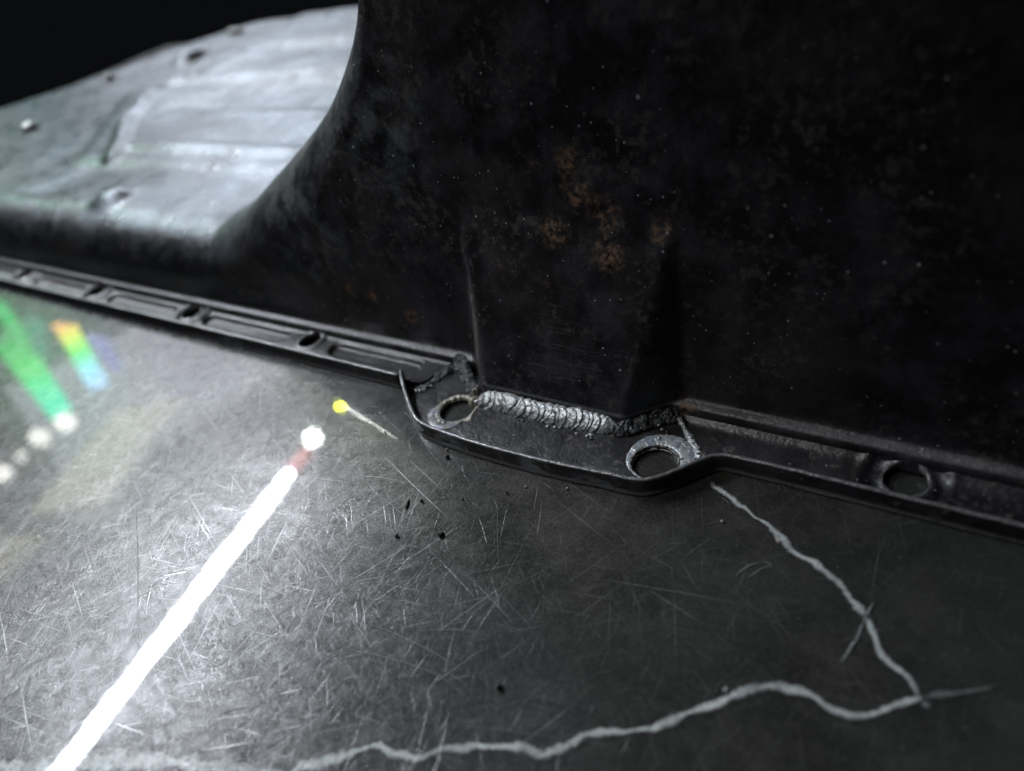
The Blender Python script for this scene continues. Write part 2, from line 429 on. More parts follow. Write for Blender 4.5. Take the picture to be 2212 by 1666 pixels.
def build_scratches():
    rr = random.Random(5)
    vs, fs = [], []
    def scr(a, b, bow, wd, z):
        d = b - a
        nr = Vector((-d.y, d.x, 0)).normalized()
        n = 10
        base = len(vs)
        for i in range(n + 1):
            s = i / n
            p = a.lerp(b, s) + nr * (bow * 4 * s * (1 - s) + noise.noise(Vector((a.x * 900, s * 4, a.y * 700))) * 0.00012)
            ww = wd * (0.25 + 0.75 * math.sin(PI * min(max(s, 0.03), 0.97))) * 0.5
            vs.append((p.x + nr.x * ww, p.y + nr.y * ww, z))
            vs.append((p.x - nr.x * ww, p.y - nr.y * ww, z))
        for i in range(n):
            k = base + 2 * i
            fs.append((k, k + 2, k + 3, k + 1)[::1])
    def sv(u0, v0, u1, v1, bow=0.0, wd=0.00012):
        scr(at(u0, v0), at(u1, v1), bow * MM, wd, 0.00016)
    for q in [(800, 1348, 1000, 1448, 0.5, .00016), (755, 1405, 990, 1480, 1.0, .00013), (1310, 1253, 1630, 1310, 0, .00013), (1400, 1275, 1520, 1350, 0, .00013), (292, 1090, 298, 1410, 0.3, .00016),
              (905, 940, 962, 1016, -0.3, .00014), (975, 985, 1018, 1055, 0.4, .00013), (160, 1390, 298, 1325, 0, .00013), (215, 1335, 370, 1255, 0.4, .00015), (500, 1235, 700, 1330, 0.3, .00010),
              (1085, 1245, 1120, 1262, 0, .0001), (1165, 1040, 1200, 1070, 0.5, .00012), (1020, 990, 1035, 1030, 0.2, .0001), (860, 1600, 820, 1540, 0, .0001), (900, 1365, 1050, 1365, 0.4, .00011),
              (1900, 1180, 1880, 1300, 0, .0001), (465, 1548, 540, 1525, 0.3, .00025), (560, 1540, 700, 1560, 0.3, .0001), (960, 1450, 1010, 1485, 0.2, .0001), (470, 1120, 640, 1060, 0.4, .0001),
              (1590, 1245, 1640, 1215, 0.5, .0003), (1615, 1250, 1665, 1222, 0.3, .00025), (1640, 1215, 1668, 1230, 0.8, .0002), (1555, 1075, 1575, 1095, 0.5, .00012), (320, 1180, 480, 1150, 0, .0001)]:
        sv(*q)
    # many fine ones, denser toward the worn left half
    for i in range(260):
        u = rr.triangular(-60, 1900, 420)
        v = rr.uniform(960, 1700)
        p = at(u, v)
        a = rr.choice((0.35, 0.75, 1.15, 1.5, 2.2, 2.7)) + rr.gauss(0, 0.25)
        L = rr.expovariate(1 / 0.006) + 0.0015
        L = min(L, 0.05)
        d = Vector((math.cos(a), math.sin(a), 0)) * L * 0.5
        scr(p - d, p + d, rr.gauss(0, 0.015) * L, rr.uniform(0.00003, 0.00008), 0.00018)
    m = plain('scratch_white', (0.20, 0.20, 0.21), 0.35, 0, 0.3)
    o = mesh('scratch', vs, fs, m, table, False)
    o['kind'] = 'stuff'
build_scratches()

# ------------------------------------------------------------------ the oil pan
pan = empty('oil_pan', (-0.30, 0.30, 0))
tag(pan, 'black painted steel engine oil pan lying flange down with a welded repair', 'oil pan')

HT = [(-700, 30), (-262, 30.5), (-254, 32.5), (-243, 37), (-228, 45.5), (-205, 59), (-185, 72), (-175, 80), (-165, 90), (-152, 106), (-141, 128), (-131, 150), (-120, 166), (-100, 172), (90, 172), (262, 172), (300, 14)]
def bulge(x, z):
    d = 11.6 * (1 - (z - 4) / 47.0)
    d = min(d, 11.6)
    dl, dr = (x + 134.8 - (z - 4) * 0.15) * 0.95, (-67.5 - x) * 1.0
    d2 = min(dl, dr)
    k = 0.8 if dr < dl else 1.5
    # smooth minimum of the front depth and the chamfered sides
    hh = max(0.0, min(1.0, 0.5 + 0.5 * (d2 - d) / k / 2))
    m = d2 * (1 - hh) + d * hh - k * 2 * hh * (1 - hh) * 0.5
    return max(0.0, m) if m > 0.3 else 0.15 * math.exp((m - 0.3) / 0.3) + 0.0

def floor_relief(x, y):
    z = 0.0
    def box(x0, x1, y0, y1, s, dy=4.0):
        return sst(x0 - s, x0 + s, x) * (1 - sst(x1 - s, x1 + s, x)) * sst(y0 - dy, y0 + dy, y) * (1 - sst(y1 - dy, y1 + dy, y))
    curve = max(0.0, (250 - y)) * 0.55
    z += 2.2 * sst(-560 + max(0, 300 - y) * 1.0, -540 + max(0, 300 - y) * 1.0, x) * sst(188, 196, y)
    z -= 3.0 * box(-440, 100, 262, 306, 22, 6)
    z -= 2.6 * box(-485, 100, 350, 385, 24, 6)
    z += 3.0 * box(-420, 100, 205, 212, 6)
    pl = [(-408, 196), (-432, 215), (-470, 243), (-512, 290), (-516, 306), (-500, 315), (-350, 318), (-200, 318)]
    q = 99
    for a, b in zip(pl, pl[1:]):
        a, b = Vector(a), Vector(b)
        d = b - a
        s = max(0, min(1, (Vector((x, y)) - a).dot(d) / d.dot(d)))
        q = min(q, (Vector((x, y)) - a - d * s).length)
    z += 2.6 * (1 - sst(1, 7, q))
    # slanted rib
    a, b = Vector((-508, 328)), Vector((-524, 402))
    p = Vector((x, y))
    d = b - a
    s = max(0, min(1, (p - a).dot(d) / d.dot(d)))
    q = (p - a - d * s).length
    z += 2.4 * (1 - sst(2, 12, q))
    q = (p - Vector((-575, 372))).length
    z += 6 * (1 - sst(6, 18, q))
    q = (p - Vector((-352, 158))).length
    z += 4.0 * (1 - sst(3, 14, q))
    z += 0.9 * noise.noise(Vector((x * 0.012, y * 0.02, 3)))
    z += 0.35 * noise.noise(Vector((x * 0.04, y * 0.06, 9)))
    return z

def build_body():
    xs = []
    x = -820.0
    while x < 300.5:
        xs.append(x)
        x += 4 if x < -620 else (2.5 if x < -262 else (0.8 if x < -60 else (1.6 if x < 60 else 3.0)))
    rows = []
    for x in xs:
        H = hermite(HT, x)
        sump = sst(-265, -165, x)
        rz = 19 + 7 * sump
        ry = 24 + 6 * sump
        k = 0.06 + 0.04 * sump
        yf = 292 + 198 * sst(-720, -600, x)
        yf = yf if x > -640 else 292 + (yf - 292)
        prof = [(129.4, 0.8), (129.7, 3.6), (130.1, 4.7), (130.8, 5.2), (131.8, 5.4), (132.8, 5.9), (133.2, 7.0)]
        y0, z0 = 133.3, 8.0
        zt = H - rz
        n = 64
        for i in range(n + 1):
            z = z0 + (zt - z0) * i / n
            prof.append((y0 + k * (z - z0), z))
        yt = prof[-1][0]
        for i in range(1, 17):
            a = i / 16 * PI / 2
            prof.append((yt + ry * (1 - math.cos(a)), zt + rz * math.sin(a)))
        ya = yt + ry
        nf = 120
        far = yf - 22
        for i in range(1, nf + 1):
            prof.append((ya + (far - ya) * i / nf, H))
        for i in range(1, 7):
            a = i / 6 * PI / 2
            prof.append((far + 14 * math.sin(a), H - 12 * (1 - math.cos(a))))
        prof.append((yf - 4, 4.0))
        prof.append((yf, 1.0))
        row = []
        for j, (y, z) in enumerate(prof):
            if j < 7 + n + 17 - 4:
                bl = bulge(x, z) if z < 60 else 0
                y -= bl
                if j < 7:
                    q = min(1.0, bl / 3)
                    y += q * (133.2 - prof[j][0] - 0.4 * (6 - j) * 0.1)
            if j >= 7:
                # gentle hollows of a beaten, pressed wall
                am = sst(8, 22, z)
                y += am * (0.55 * noise.noise(Vector((x * 0.035, z * 0.04, 1.5))) + 0.16 * noise.noise(Vector((x * 0.12, z * 0.13, 4))))
                # the hollow under the shoulder, left of the bolt pocket
                if x < -125:
                    y += 2.6 * math.exp(-((x + 172) / 26) ** 2 - ((z - 17) / 12) ** 2) + 1.6 * math.exp(-((x + 225) / 14) ** 2 - ((z - 14) / 8) ** 2)
            if j > 7 + n + 8 and sump < 1 and y < yf - 20:
                z += (1 - sst(-300, -235, x)) * floor_relief(x, y) * sst(ya - 16, ya + 4, y)
            row.append((x * MM, y * MM, z * MM))
        rows.append(row)
    vs = [p for r in rows for p in r]
    m = len(rows[0])
    fs = []
    for i in range(len(rows) - 1):
        for j in range(m - 1):
            a = i * m + j
            fs.append((a, a + m, a + m + 1, a + 1))
    wear = [0.0] * len(vs)
    for i in range(len(rows)):
        for j in (3, 4):
            wear[i * m + j] = 0.45
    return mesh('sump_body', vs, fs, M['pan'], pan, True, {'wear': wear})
body = build_body()

# ---- flat sheet pieces with holes, by constrained triangulation
def sheet(name, outline, holes, zfun, step, mat, thick=1.2, attrs=None, wearfun=None):
    """outline, holes in mm; zfun(x,y)->z mm"""
    pts = [Vector(p) for p in outline]
    loops = [list(range(len(pts)))]
    for h_ in holes:
        b = len(pts)
        pts += [Vector(p) for p in h_]
        loops.append(list(range(b, b + len(h_))))
    edges = [(l[i], l[(i + 1) % len(l)]) for l in loops for i in range(len(l))]
    def inside(poly, x, y):
        c = False
        j = len(poly) - 1
        for i in range(len(poly)):
            xi, yi = poly[i]
            xj, yj = poly[j]
            if (yi > y) != (yj > y) and x < (xj - xi) * (y - yi) / (yj - yi) + xi:
                c = not c
            j = i
        return c
    x0 = min(p[0] for p in outline)
    x1 = max(p[0] for p in outline)
    y0 = min(p[1] for p in outline)
    y1 = max(p[1] for p in outline)
    x = x0 + step * 0.5
    r2 = random.Random(1)
    while x < x1:
        y = y0 + step * 0.5
        while y < y1:
            px, py = x + r2.uniform(-.15, .15) * step, y + r2.uniform(-.15, .15) * step
            if inside(outline, px, py) and not any(inside(h_, px, py) for h_ in holes):
                pts.append(Vector((px, py)))
            y += step
        x += step
    vo, eo, fo, *_ = geometry.delaunay_2d_cdt(pts, edges, [], 0, 1e-5)
    keep = []
    for f in fo:
        cx = sum(vo[i].x for i in f) / 3
        cy = sum(vo[i].y for i in f) / 3
        if inside(outline, cx, cy) and not any(inside(h_, cx, cy) for h_ in holes):
            keep.append(tuple(f))
    n = len(vo)
    vs = [(v.x * MM, v.y * MM, zfun(v.x, v.y) * MM) for v in vo]
    vs += [(v[0], v[1], max(0.0001, v[2] - thick * MM)) for v in vs]
    fs = list(keep) + [tuple(i + n for i in reversed(f)) for f in keep]
    cnt = {}
    for f in keep:
        for i in range(3):
            e = (f[i], f[(i + 1) % 3])
            cnt[e] = cnt.get(e, 0) + 1
    for (a, b) in cnt:
        if (b, a) not in cnt:
            fs.append((b, a, a + n, b + n))
    w_ = [wearfun(v[0] / MM, v[1] / MM) if wearfun else 0.0 for v in vs]
    o = mesh(name, vs, fs, mat, pan, True, {'wear': w_})
    o.data.polygons.foreach_set('use_smooth', [i < 2 * len(keep) for i in range(len(o.data.polygons))])
    return o

def circle(cx, cy, r, n=48, jag=0.0, seed=0):
    out = []
    for i in range(n):
        a = 2 * PI * i / n
        q = r + jag * noise.noise(Vector((math.cos(a) * 3, math.sin(a) * 3, seed)))
        out.append((cx + q * math.cos(a), cy + q * math.sin(a)))
    return out

def seg_d(x, y, ax, bx, cy):
    return math.hypot(x - max(ax, min(bx, x)), y - cy)

LH = [-200.7, -269.3, -340.4, -409.2, -478, -547]
def z_left(x, y):
    z = 2.7
    # rounded feet toward the wall and the lip
    z += 1.6 * sst(128.6, 131.5, y)
    z += 0.5 * (1 - sst(118.6, 120.2, y))
    # long pressed slots between the holes
    for a, b in ((-190, -150), (-260, -211.5), (-329, -281), (-398, -352), (-467, -421), (-536, -490), (-605, -559)):
        z -= 1.35 * (1 - sst(2.0, 3.3, seg_d(x, y, a + 3, b - 3, 125.0)))
    for i, hx in enumerate(LH):
        r = math.hypot(x - hx, y - 126.0)
        if i == 0:
            z += 0.5 * (1 - sst(5.0, 6.0, r))
        else:
            z += 0.9 * (1 - sst(7.6, 8.8, r)) - 1.3 * (1 - sst(4.8, 6.6, r)) + 0.9 * (1 - sst(3.9, 4.8, r))
    return z
def y_out(x):
    return 118.6
left_outline = [(-640, 118.4)] + [(x, 118.4) for x in range(-620, -150, 12)] + [(-149.5, 118.4), (-144.5, 118.9), (-143.6, 122), (-143.4, 126), (-141.6, 129), (-139.5, 130.5), (-139.5, 131.4)] + [(x, 131.4) for x in range(-152, -640, -12)] + [(-640, 131.4)]
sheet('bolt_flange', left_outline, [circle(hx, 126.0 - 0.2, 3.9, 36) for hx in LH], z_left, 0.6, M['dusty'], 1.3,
      wearfun=lambda x, y: max(max(0.8 * (1 - sst(4.2, 5.2, math.hypot(x - hx, y - 125.8))), 0.35 * sst(6.6, 7.4, math.hypot(x - hx, y - 126)) * (1 - sst(8.0, 9.0, math.hypot(x - hx, y - 126))) * (i_ > 0)) for i_, hx in enumerate(LH)))

RC, LC = (-67.0, 113.0), (-127.5, 113.3)
RH = (-15.7, 126.0)
def z_tab(x, y):
    z = 1.55
    z += 0.10 * noise.noise(Vector((x * 0.09, y * 0.09, 0)))
    # slight sink beside the left hole: the lifted rim
    return z
tab_outline = [(-150.6, 118.3), (-146.0, 113.6), (-140.2, 108.6), (-135.2, 104.9), (-131.3, 103.3), (-126, 102.7), (-115.0, 101.9), (-100.5, 101.9), (-87.2, 102.4), (-75.3, 103.7), (-67.2, 104.3),
               (-63.8, 105.6), (-60.3, 109.6), (-57.4, 113.6), (-54.6, 117.0), (-60.2, 121.2), (-64.0, 125.6), (-67.5, 130.4), (-68, 131.5), (-137, 131.5), (-140.2, 130), (-141.9, 127.8), (-143.0, 123), (-143.8, 119.5), (-149.3, 119.0)]
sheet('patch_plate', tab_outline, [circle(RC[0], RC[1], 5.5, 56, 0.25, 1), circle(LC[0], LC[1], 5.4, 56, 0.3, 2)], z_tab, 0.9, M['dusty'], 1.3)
def z_right(x, y):
    z = 1.6
    z += 2.2 * sst(126.6, 131.2, y) ** 1.5
    z += 0.6 * (1 - sst(118.5, 120.0, y))
    r = math.hypot(x - RH[0], y - RH[1] + 0.3)
    z += 0.35 * (1 - sst(9.0, 10.4, r)) - 0.9 * (1 - sst(6.9, 9.0, r)) + 0.8 * (1 - sst(4.5, 6.0, r))
    z = max(z, 0.9)
    return z
right_outline = [(-54.6, 117.0), (-50, 118.5)] + [(x, 118.6) for x in range(-44, 300, 10)] + [(304, 118.6), (304, 131.4)] + [(x, 131.4) for x in range(296, -66, -10)] + [(-67.5, 131.4), (-67.5, 130.4), (-64.0, 125.6), (-60.2, 121.2)]
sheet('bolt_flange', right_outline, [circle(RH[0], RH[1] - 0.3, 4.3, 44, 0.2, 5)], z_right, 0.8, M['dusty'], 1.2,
      wearfun=lambda x, y: 0.8 * (1 - sst(4.4, 5.1, math.hypot(x - RH[0], y - RH[1] + 0.3))))

# ---- the upturned lip round the flange
def smooth_path(pts, n=2, step=1.2):
    P = [Vector((x, y)) for x, y in pts]
    for _ in range(n):                     # Chaikin corners
        Q = [P[0]]
        for a, b in zip(P, P[1:]):
            Q += [a.lerp(b, 0.25), a.lerp(b, 0.75)]
        Q.append(P[-1])
        P = Q
    out = [P[0]]
    for a, b in zip(P, P[1:]):
        L = (b - a).length
        k = max(1, int(L / step))
        for i in range(1, k + 1):
            out.append(a.lerp(b, i / k))
    return out

def lip(name, path, hfun, base=0.0, serr=0.15):
    P = smooth_path(path)
    SEC = [(-1.25, 1.2), (-1.15, 2.4), (-1.12, 4.5), (-1.0, 4.85), (-0.75, 5.0), (-0.35, 5.0), (-0.1, 4.85), (0.0, 4.5), (0.02, 2.6), (0.08, 1.5), (0.30, 0.8), (0.42, 0.45), (0.38, 0.12), (0.1, 0.03), (-1.2, 0.05)]
    m = len(SEC)
    vs, fs, wr = [], [], []
    for i, p in enumerate(P):
        d = (P[min(i + 1, len(P) - 1)] - P[max(i - 1, 0)]).normalized()
        nr = Vector((d.y, -d.x))
        H = hfun(p.x)
        for j, (o_, z) in enumerate(SEC):
            zz = z
            if z > 2:
                zz = 2 + (z - 2) * (H - 2) / 3 + serr * noise.noise(Vector((p.x * 1.1, p.y * 1.1, j * .2))) * (1 if z > 4 else 0)
            oo = o_ + 0.10 * noise.noise(Vector((p.x * 0.25, p.y * 0.25, zz * 0.6)))
            vs.append(((p.x + nr.x * oo) * MM, (p.y + nr.y * oo) * MM, (zz) * MM))
            wr.append(0.85 if 3 <= j <= 6 else (0.55 if j in (10, 11) else 0.0))
    for i in range(len(P) - 1):
        for j in range(m):
            a = i * m + j
            b = i * m + (j + 1) % m
            fs.append((a, b, b + m, a + m)[::-1])
    fs.append(tuple(range(m)))
    fs.append(tuple(reversed([(len(P) - 1) * m + j for j in range(m)])))
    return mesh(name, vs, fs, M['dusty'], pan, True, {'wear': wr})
lip('flange_lip', [(-640, 117.6), (-400, 117.6), (-152.6, 117.7)], lambda x: 5.0)
lip('patch_lip', [(-152.8, 119.0), (-150.9, 117.0), (-146.6, 112.9), (-140.9, 108.2), (-136.2, 104.6), (-133.7, 103.2), (-131.6, 102.35), (-128.5, 101.8), (-115.1, 100.9), (-100.5, 101.0), (-87.2, 101.5), (-75.3, 102.8), (-69.5, 103.1), (-66.6, 103.5), (-64.3, 104.4),
      (-62.2, 106.2), (-59.7, 109.1), (-56.8, 113.0), (-53.6, 116.8), (-50, 117.8), (-20, 117.8), (92, 118.2), (304, 118.2)], lambda x: 5.0 + 0.9 * math.exp(-((x + 151) / 5) ** 2) - 0.6 * sst(-30, 90, x))

# ---- bare rings round the holes
def ring(name, inner, ri, outer, ro, z, mat, jin=0.2, jout=0.25, lift=0.35, seed=0, n=90, cut=None):
    vs, fs, ed = [], [], []
    K = 6
    for i in range(n):
        a = 2 * PI * i / n
        ca, sa = math.cos(a), math.sin(a)
        q = ri + jin * (0.6 * noise.noise(Vector((ca * 5, sa * 5, seed))) + 0.5 * noise.noise(Vector((ca * 16, sa * 16, seed))))
        r = ro + jout * (0.7 * noise.noise(Vector((ca * 2.5, sa * 2.5, seed + 7))) + 0.4 * noise.noise(Vector((ca * 12, sa * 12, seed + 7))))
        pi_ = Vector((inner[0] + q * ca, inner[1] + q * sa))
        po = Vector((outer[0] + r * ca, outer[1] + r * sa))
        if (po - pi_).dot(Vector((ca, sa))) < 0.5:
            po = pi_ + Vector((ca, sa)) * 0.5
        if cut:
            po = cut(po)
        for k in range(K + 1):
            s = k / K
            p = pi_.lerp(po, s)
            zz = z + lift * math.sin(PI * min(1, s * 1.0 + 0.0)) ** 0.4 * (1 if 0 < k < K else 0) + 0.16 * noise.noise(Vector((p.x * 1.3, p.y * 1.3, seed)))
            if k == 0:
                zz = z - 0.9
            if k == K:
                zz = z - 0.15
            vs.append((p.x * MM, p.y * MM, zz * MM))
            ed.append(abs(2 * s - 1))
    for i in range(n):
        for k in range(K):
            a = i * (K + 1) + k
            b = ((i + 1) % n) * (K + 1) + k
            fs.append((a, a + 1, b + 1, b))
    return mesh(name, vs, fs, mat, pan, True, {'edge': ed})
def cutlip(p):
    return Vector((p.x, max(p.y, 102.9 + max(0, (p.x + 67) * 0.9))))
ring('bare_ring', RC, 5.35, (RC[0] + 0.5, RC[1] + 2.3), 8.3, 1.6, M['ring'], 0.45, 0.35, 0.10, 3, n=200, cut=cutlip)
ring('hole_rim', LC, 5.0, (LC[0] - 0.1, LC[1] - 0.1), 6.6, 1.7, M['rim'], 0.8, 1.7, 0.12, 8, n=240)
# heat-tinted halo to the lower left of the left hole
t = NT('heat_tinted_steel')
co = t.co()
nx = t.noise(co, 260, 2)
rp = t.n('ShaderNodeValToRGB', {0: nx})
e = rp.color_ramp.elements
e[0].position = 0.3
e[0].color = (0.05, 0.055, 0.06, 1)
e[1].position = 0.75
e[1].color = (0.42, 0.40, 0.30, 1)
e.new(0.45).color = (0.28, 0.28, 0.27, 1)
e.new(0.55).color = (0.22, 0.25, 0.36, 1)
e.new(0.63).color = (0.44, 0.34, 0.27, 1)
p_ = t.n('ShaderNodeBsdfPrincipled', {'Base Color': rp.outputs[0], 'Roughness': 0.35, 'Metallic': 0.5, 'Normal': t.bump(t.noise(co, 900, 3), 0.4, 0.0002)})
M['tint'] = t.out(p_.outputs[0])
def halo():
    vs, fs = [], []
    n = 60
    for i in range(n + 1):
        a = math.radians(165) + math.radians(155) * i / n
        w_ = 5.9 + 2.6 * math.sin(PI * i / n) ** 0.7 + 0.3 * noise.noise(Vector((i * 0.2, 0, 0)))
        for k in range(5):
            r = 5.0 + (w_ - 5.0) * k / 4
            y = max(102.9, LC[1] + r * math.sin(a))
            vs.append(((LC[0] + r * math.cos(a)) * MM, y * MM, (1.82 - (0.15 if k == 4 else 0)) * MM))
    for i in range(n):
        for k in range(4):
            a = i * 5 + k
            fs.append((a, a + 1, a + 6, a + 5))
    mesh('heat_tint', vs, fs, M['tint'], pan)
halo()

# ---- weld beads
def weld(name, pts, rad, mat, pitch=2.0, amp=0.32, lumpy=0.25, seed=0, arc=1.5, squash=(1, 1), nseg=20, roll=0.0, step=0.12):
    P = []
    R = []
    for (a, ra), (b, rb) in zip(zip(pts, rad), zip(pts[1:], rad[1:])):
        a, b = Vector(a), Vector(b)
        k = max(2, int((b - a).length / step))
        for i in range(k):
            P.append(a.lerp(b, i / k))
            R.append(ra + (rb - ra) * i / k)
    P.append(Vector(pts[-1]))
    R.append(rad[-1])
    # ripple positions of uneven spacing
    rr = random.Random(seed)
    L = len(P) * step
    marks = [-4.0]
    while marks[-1] < L + 6:
        marks.append(marks[-1] + pitch * rr.uniform(0.55, 1.5))
    hs = [rr.uniform(0.6, 1.3) for _ in marks]
    def saw(s):
        for i in range(len(marks) - 1):
            if marks[i] <= s < marks[i + 1]:
                f = (s - marks[i]) / (marks[i + 1] - marks[i])
                return hs[i] * ((1 - f) ** 0.5 * 1.0 if f > 0.12 else f / 0.12) - 0.5
        return 0
    vs, fs = [], []
    s = 0
    for i, p in enumerate(P):
        d = (P[min(i + 1, len(P) - 1)] - P[max(i - 1, 0)]).normalized()
        up = Vector((0, 0, 1))
        side = d.cross(up).normalized()
        up = side.cross(d)
        taper = min(1.0, (min(i, len(P) - 1 - i) + 1) * step / (R[i] * 0.8)) ** 0.5
        for j in range(nseg):
            ph = 2 * PI * j / nseg
            cc, ss_ = math.cos(ph), math.sin(ph)
            ph2 = ph - roll
            off = arc * max(0.0, math.sin(ph2)) ** 2 + 0.5 * noise.noise(Vector((i * step * 0.6, cc * 2, seed)))
            r = R[i] * taper
            q = r + amp * saw(i * step - off + 3) * min(1, r) + lumpy * noise.noise(Vector((i * step * 0.45, cc * 1.3, ss_ * 1.3 + seed)))
            q += 0.14 * noise.noise(Vector((i * step * 2.2, cc * 5, ss_ * 5 + seed))) + 0.25 * lumpy * noise.noise(Vector((i * step * 1.1, cc * 3, ss_ * 3 + seed)))
            v = p + side * (cc * q * squash[0]) + up * (ss_ * q * squash[1])
            vs.append((v.x * MM, v.y * MM, max(0.3, v.z) * MM))
    for i in range(len(P) - 1):
        for j in range(nseg):
            a = i * nseg + j
            b = i * nseg + (j + 1) % nseg
            fs.append((a, a + nseg, b + nseg, b))
    fs.append(tuple(range(nseg)))
    fs.append(tuple(reversed(range((len(P) - 1) * nseg, len(P) * nseg))))
    return mesh(name, vs, fs, mat, pan)

def scales(name, items, mat, seed):
    """a bead laid drop by drop: flattened drops (centre, ra along, rb across, rc thick, along, across) fused in one mesh"""
    vs, fs = [], []
    U, W_ = 36, 20
    for n_, (c, ra, rb, rc, ax, bx, cx) in enumerate(items):
        base = len(vs)
        for i in range(W_ + 1):
            th = PI * i / W_
            for j in range(U):
                ph = 2 * PI * j / U
                x, y, z = math.sin(th) * math.cos(ph), math.sin(th) * math.sin(ph), math.cos(th)
                rho = math.hypot(x, y)
                nz = noise.noise(Vector((x * 1.6, y * 1.6, seed + n_ * 3.1)))
                k = 1 + 0.16 * nz
                zz = (abs(z) ** 0.75) * (1 if z > 0 else -1)
                rip = 0.05 * math.cos(rho * 17 + nz * 3) * (1 if z > 0 else 0)
                p = Vector(c) + ax * (x * ra * k) + bx * (y * rb * k) + cx * ((zz + rip) * rc + 0.12 * noise.noise(Vector((x * 4, y * 4, n_ * 1.7))))
                vs.append((p.x * MM, p.y * MM, max(0.3, p.z) * MM))
        for i in range(W_):
            for j in range(U):
                a = base + i * U + j
                b = base + i * U + (j + 1) % U
                fs.append((a, a + U, b + U, b))
    return mesh(name, vs, fs, mat, pan)

def bead_items(pts, pitch, ra, rb, rc, nrm, tilt, seed, jit=0.35):
    rr = random.Random(seed)
    P = [Vector(p) for p in pts]
    segs = [(a, b, (b - a).length) for a, b in zip(P, P[1:])]
    L = sum(q[2] for q in segs)
    s_ = pitch * 0.6
    out = []
    while s_ < L - pitch * 0.3:
        q = s_
        for a, b, l in segs:
            if q <= l:
                break
            q -= l
        c = a.lerp(b, min(1, q / l))
        ax = (b - a).normalized()
        n = (Vector(nrm) - ax * Vector(nrm).dot(ax)).normalized()
        bx = n.cross(ax)
        t_ = math.radians(tilt + rr.gauss(0, 5))
        ax2 = ax * math.cos(t_) + n * math.sin(t_)
        n2 = n * math.cos(t_) - ax * math.sin(t_)
        sw = math.radians(rr.gauss(0, 9))
        ax3 = ax2 * math.cos(sw) + bx * math.sin(sw)
        bx3 = bx * math.cos(sw) - ax2 * math.sin(sw)
        c = c + bx * rr.gauss(0, jit) + n * rr.gauss(0, 0.15)
        k = rr.uniform(0.85, 1.15)
        out.append((c, ra * k, rb * k * rr.uniform(0.92, 1.08), rc * rr.uniform(0.9, 1.1), ax3, bx3, n2))
        s_ += pitch * rr.uniform(0.65, 1.35)
    return out

def ribbon(name, pts, nrm, hw, hh, mat, pitch=2.0, amp=0.35, arc=2.0, lump=0.2, seed=0, sink=0.35, K=34, step=0.1):
    """bead as a fused cap: ripples are crescents, steep on their leading side"""
    rr = random.Random(seed)
    P, H, Wd = [], [], []
    for k, (a, b) in enumerate(zip(pts, pts[1:])):
        a, b = Vector(a), Vector(b)
        n = max(2, int((b - a).length / step))
        for i in range(n):
            f = i / n
            P.append(a.lerp(b, f))
            H.append(hh[k] * (1 - f) + hh[k + 1] * f)
            Wd.append(hw[k] * (1 - f) + hw[k + 1] * f)
    L = len(P) * step
    marks = [-8.0]
    while marks[-1] < L + 8:
        marks.append(marks[-1] + pitch * rr.uniform(0.5, 1.6))
    hs = [rr.uniform(0.45, 1.35) for _ in marks]
    ar = [arc * rr.uniform(0.7, 1.4) for _ in marks]
    sk = [rr.gauss(0, 0.25) for _ in marks]
    def rip(s, w):
        best = 0.0
        for i in range(len(marks) - 1):
            o = ar[i] * (1 - (w - sk[i]) ** 2)
            lead = marks[i + 1] + o            # each drop covers what is right of the last and ends in a lip
            if s <= lead + 0.34:
                prev = marks[i] + ar[i - 1] * (1 - (w - sk[i - 1]) ** 2)
                f = (s - prev) / max(0.4, lead - prev)
                f = max(0.0, min(1.0, f))
                h = hs[i] * f ** 1.4
                if s > lead:
                    h *= 1 - (s - lead) / 0.34
                return h, i, f
        return 0.0, 0, 0.0
    vs, fs = [], []
    m = K + 1
    for i, p in enumerate(P):
        d = (P[min(i + 1, len(P) - 1)] - P[max(i - 1, 0)]).normalized()
        n = Vector(nrm)
        n = (n - d * n.dot(d)).normalized()
        bx = n.cross(d)
        e = min(i, len(P) - 1 - i) * step
        tp = min(1.0, e / 1.8) ** 0.5
        _, idx, f = rip(i * step, 0.75)
        _, idy, g = rip(i * step, -0.75)
        for k in range(m):
            w = (k / K) * 2 - 1
            edge = 1 + 0.13 * math.sin(PI * (f if w > 0 else g)) * hs[idx if w > 0 else idy] + 0.10 * noise.noise(Vector((p.x * 0.5, p.y * 0.5, seed + (2 if w > 0 else 7))))
            h, _, _ = rip(i * step, w)
            dome = max(0.0, 1 - w * w)
            z = H[i] * dome ** 0.75 * tp + amp * h * min(1, dome * 2.2) * tp - sink * (1 - dome)
            q = p + bx * (w * Wd[i] * edge * (0.35 + 0.65 * tp))
            z += lump * dome ** 0.5 * (noise.noise(Vector((q.x * 0.55, q.y * 0.55, q.z * 0.55 + seed))) + 0.45 * noise.noise(Vector((q.x * 1.7, q.y * 1.7, q.z * 1.7 + seed))))
            z += 0.05 * noise.noise(Vector((q.x * 5, q.y * 5, q.z * 5)))
            v = q + n * z
            vs.append((v.x * MM, v.y * MM, max(0.3, v.z) * MM))
    for i in range(len(P) - 1):
        for k in range(K):
            a = i * m + k
            fs.append((a, a + m, a + m + 1, a + 1))
    return mesh(name, vs, fs, mat, pan)
N45 = (0, -0.66, 0.75)
o = ribbon('weld_bead', [(-123, 119.0, 2.7), (-116, 118.5, 3.0), (-104, 118.6, 3.1), (-92, 119.0, 3.1), (-81.5, 119.8, 2.9)], N45, [2.0, 2.9, 2.6, 3.0, 2.5], [0.5, 0.9, 0.75, 0.95, 0.6], M['weld'], 1.6, 0.42, 2.0, 0.34, 4, 0.5, 44)
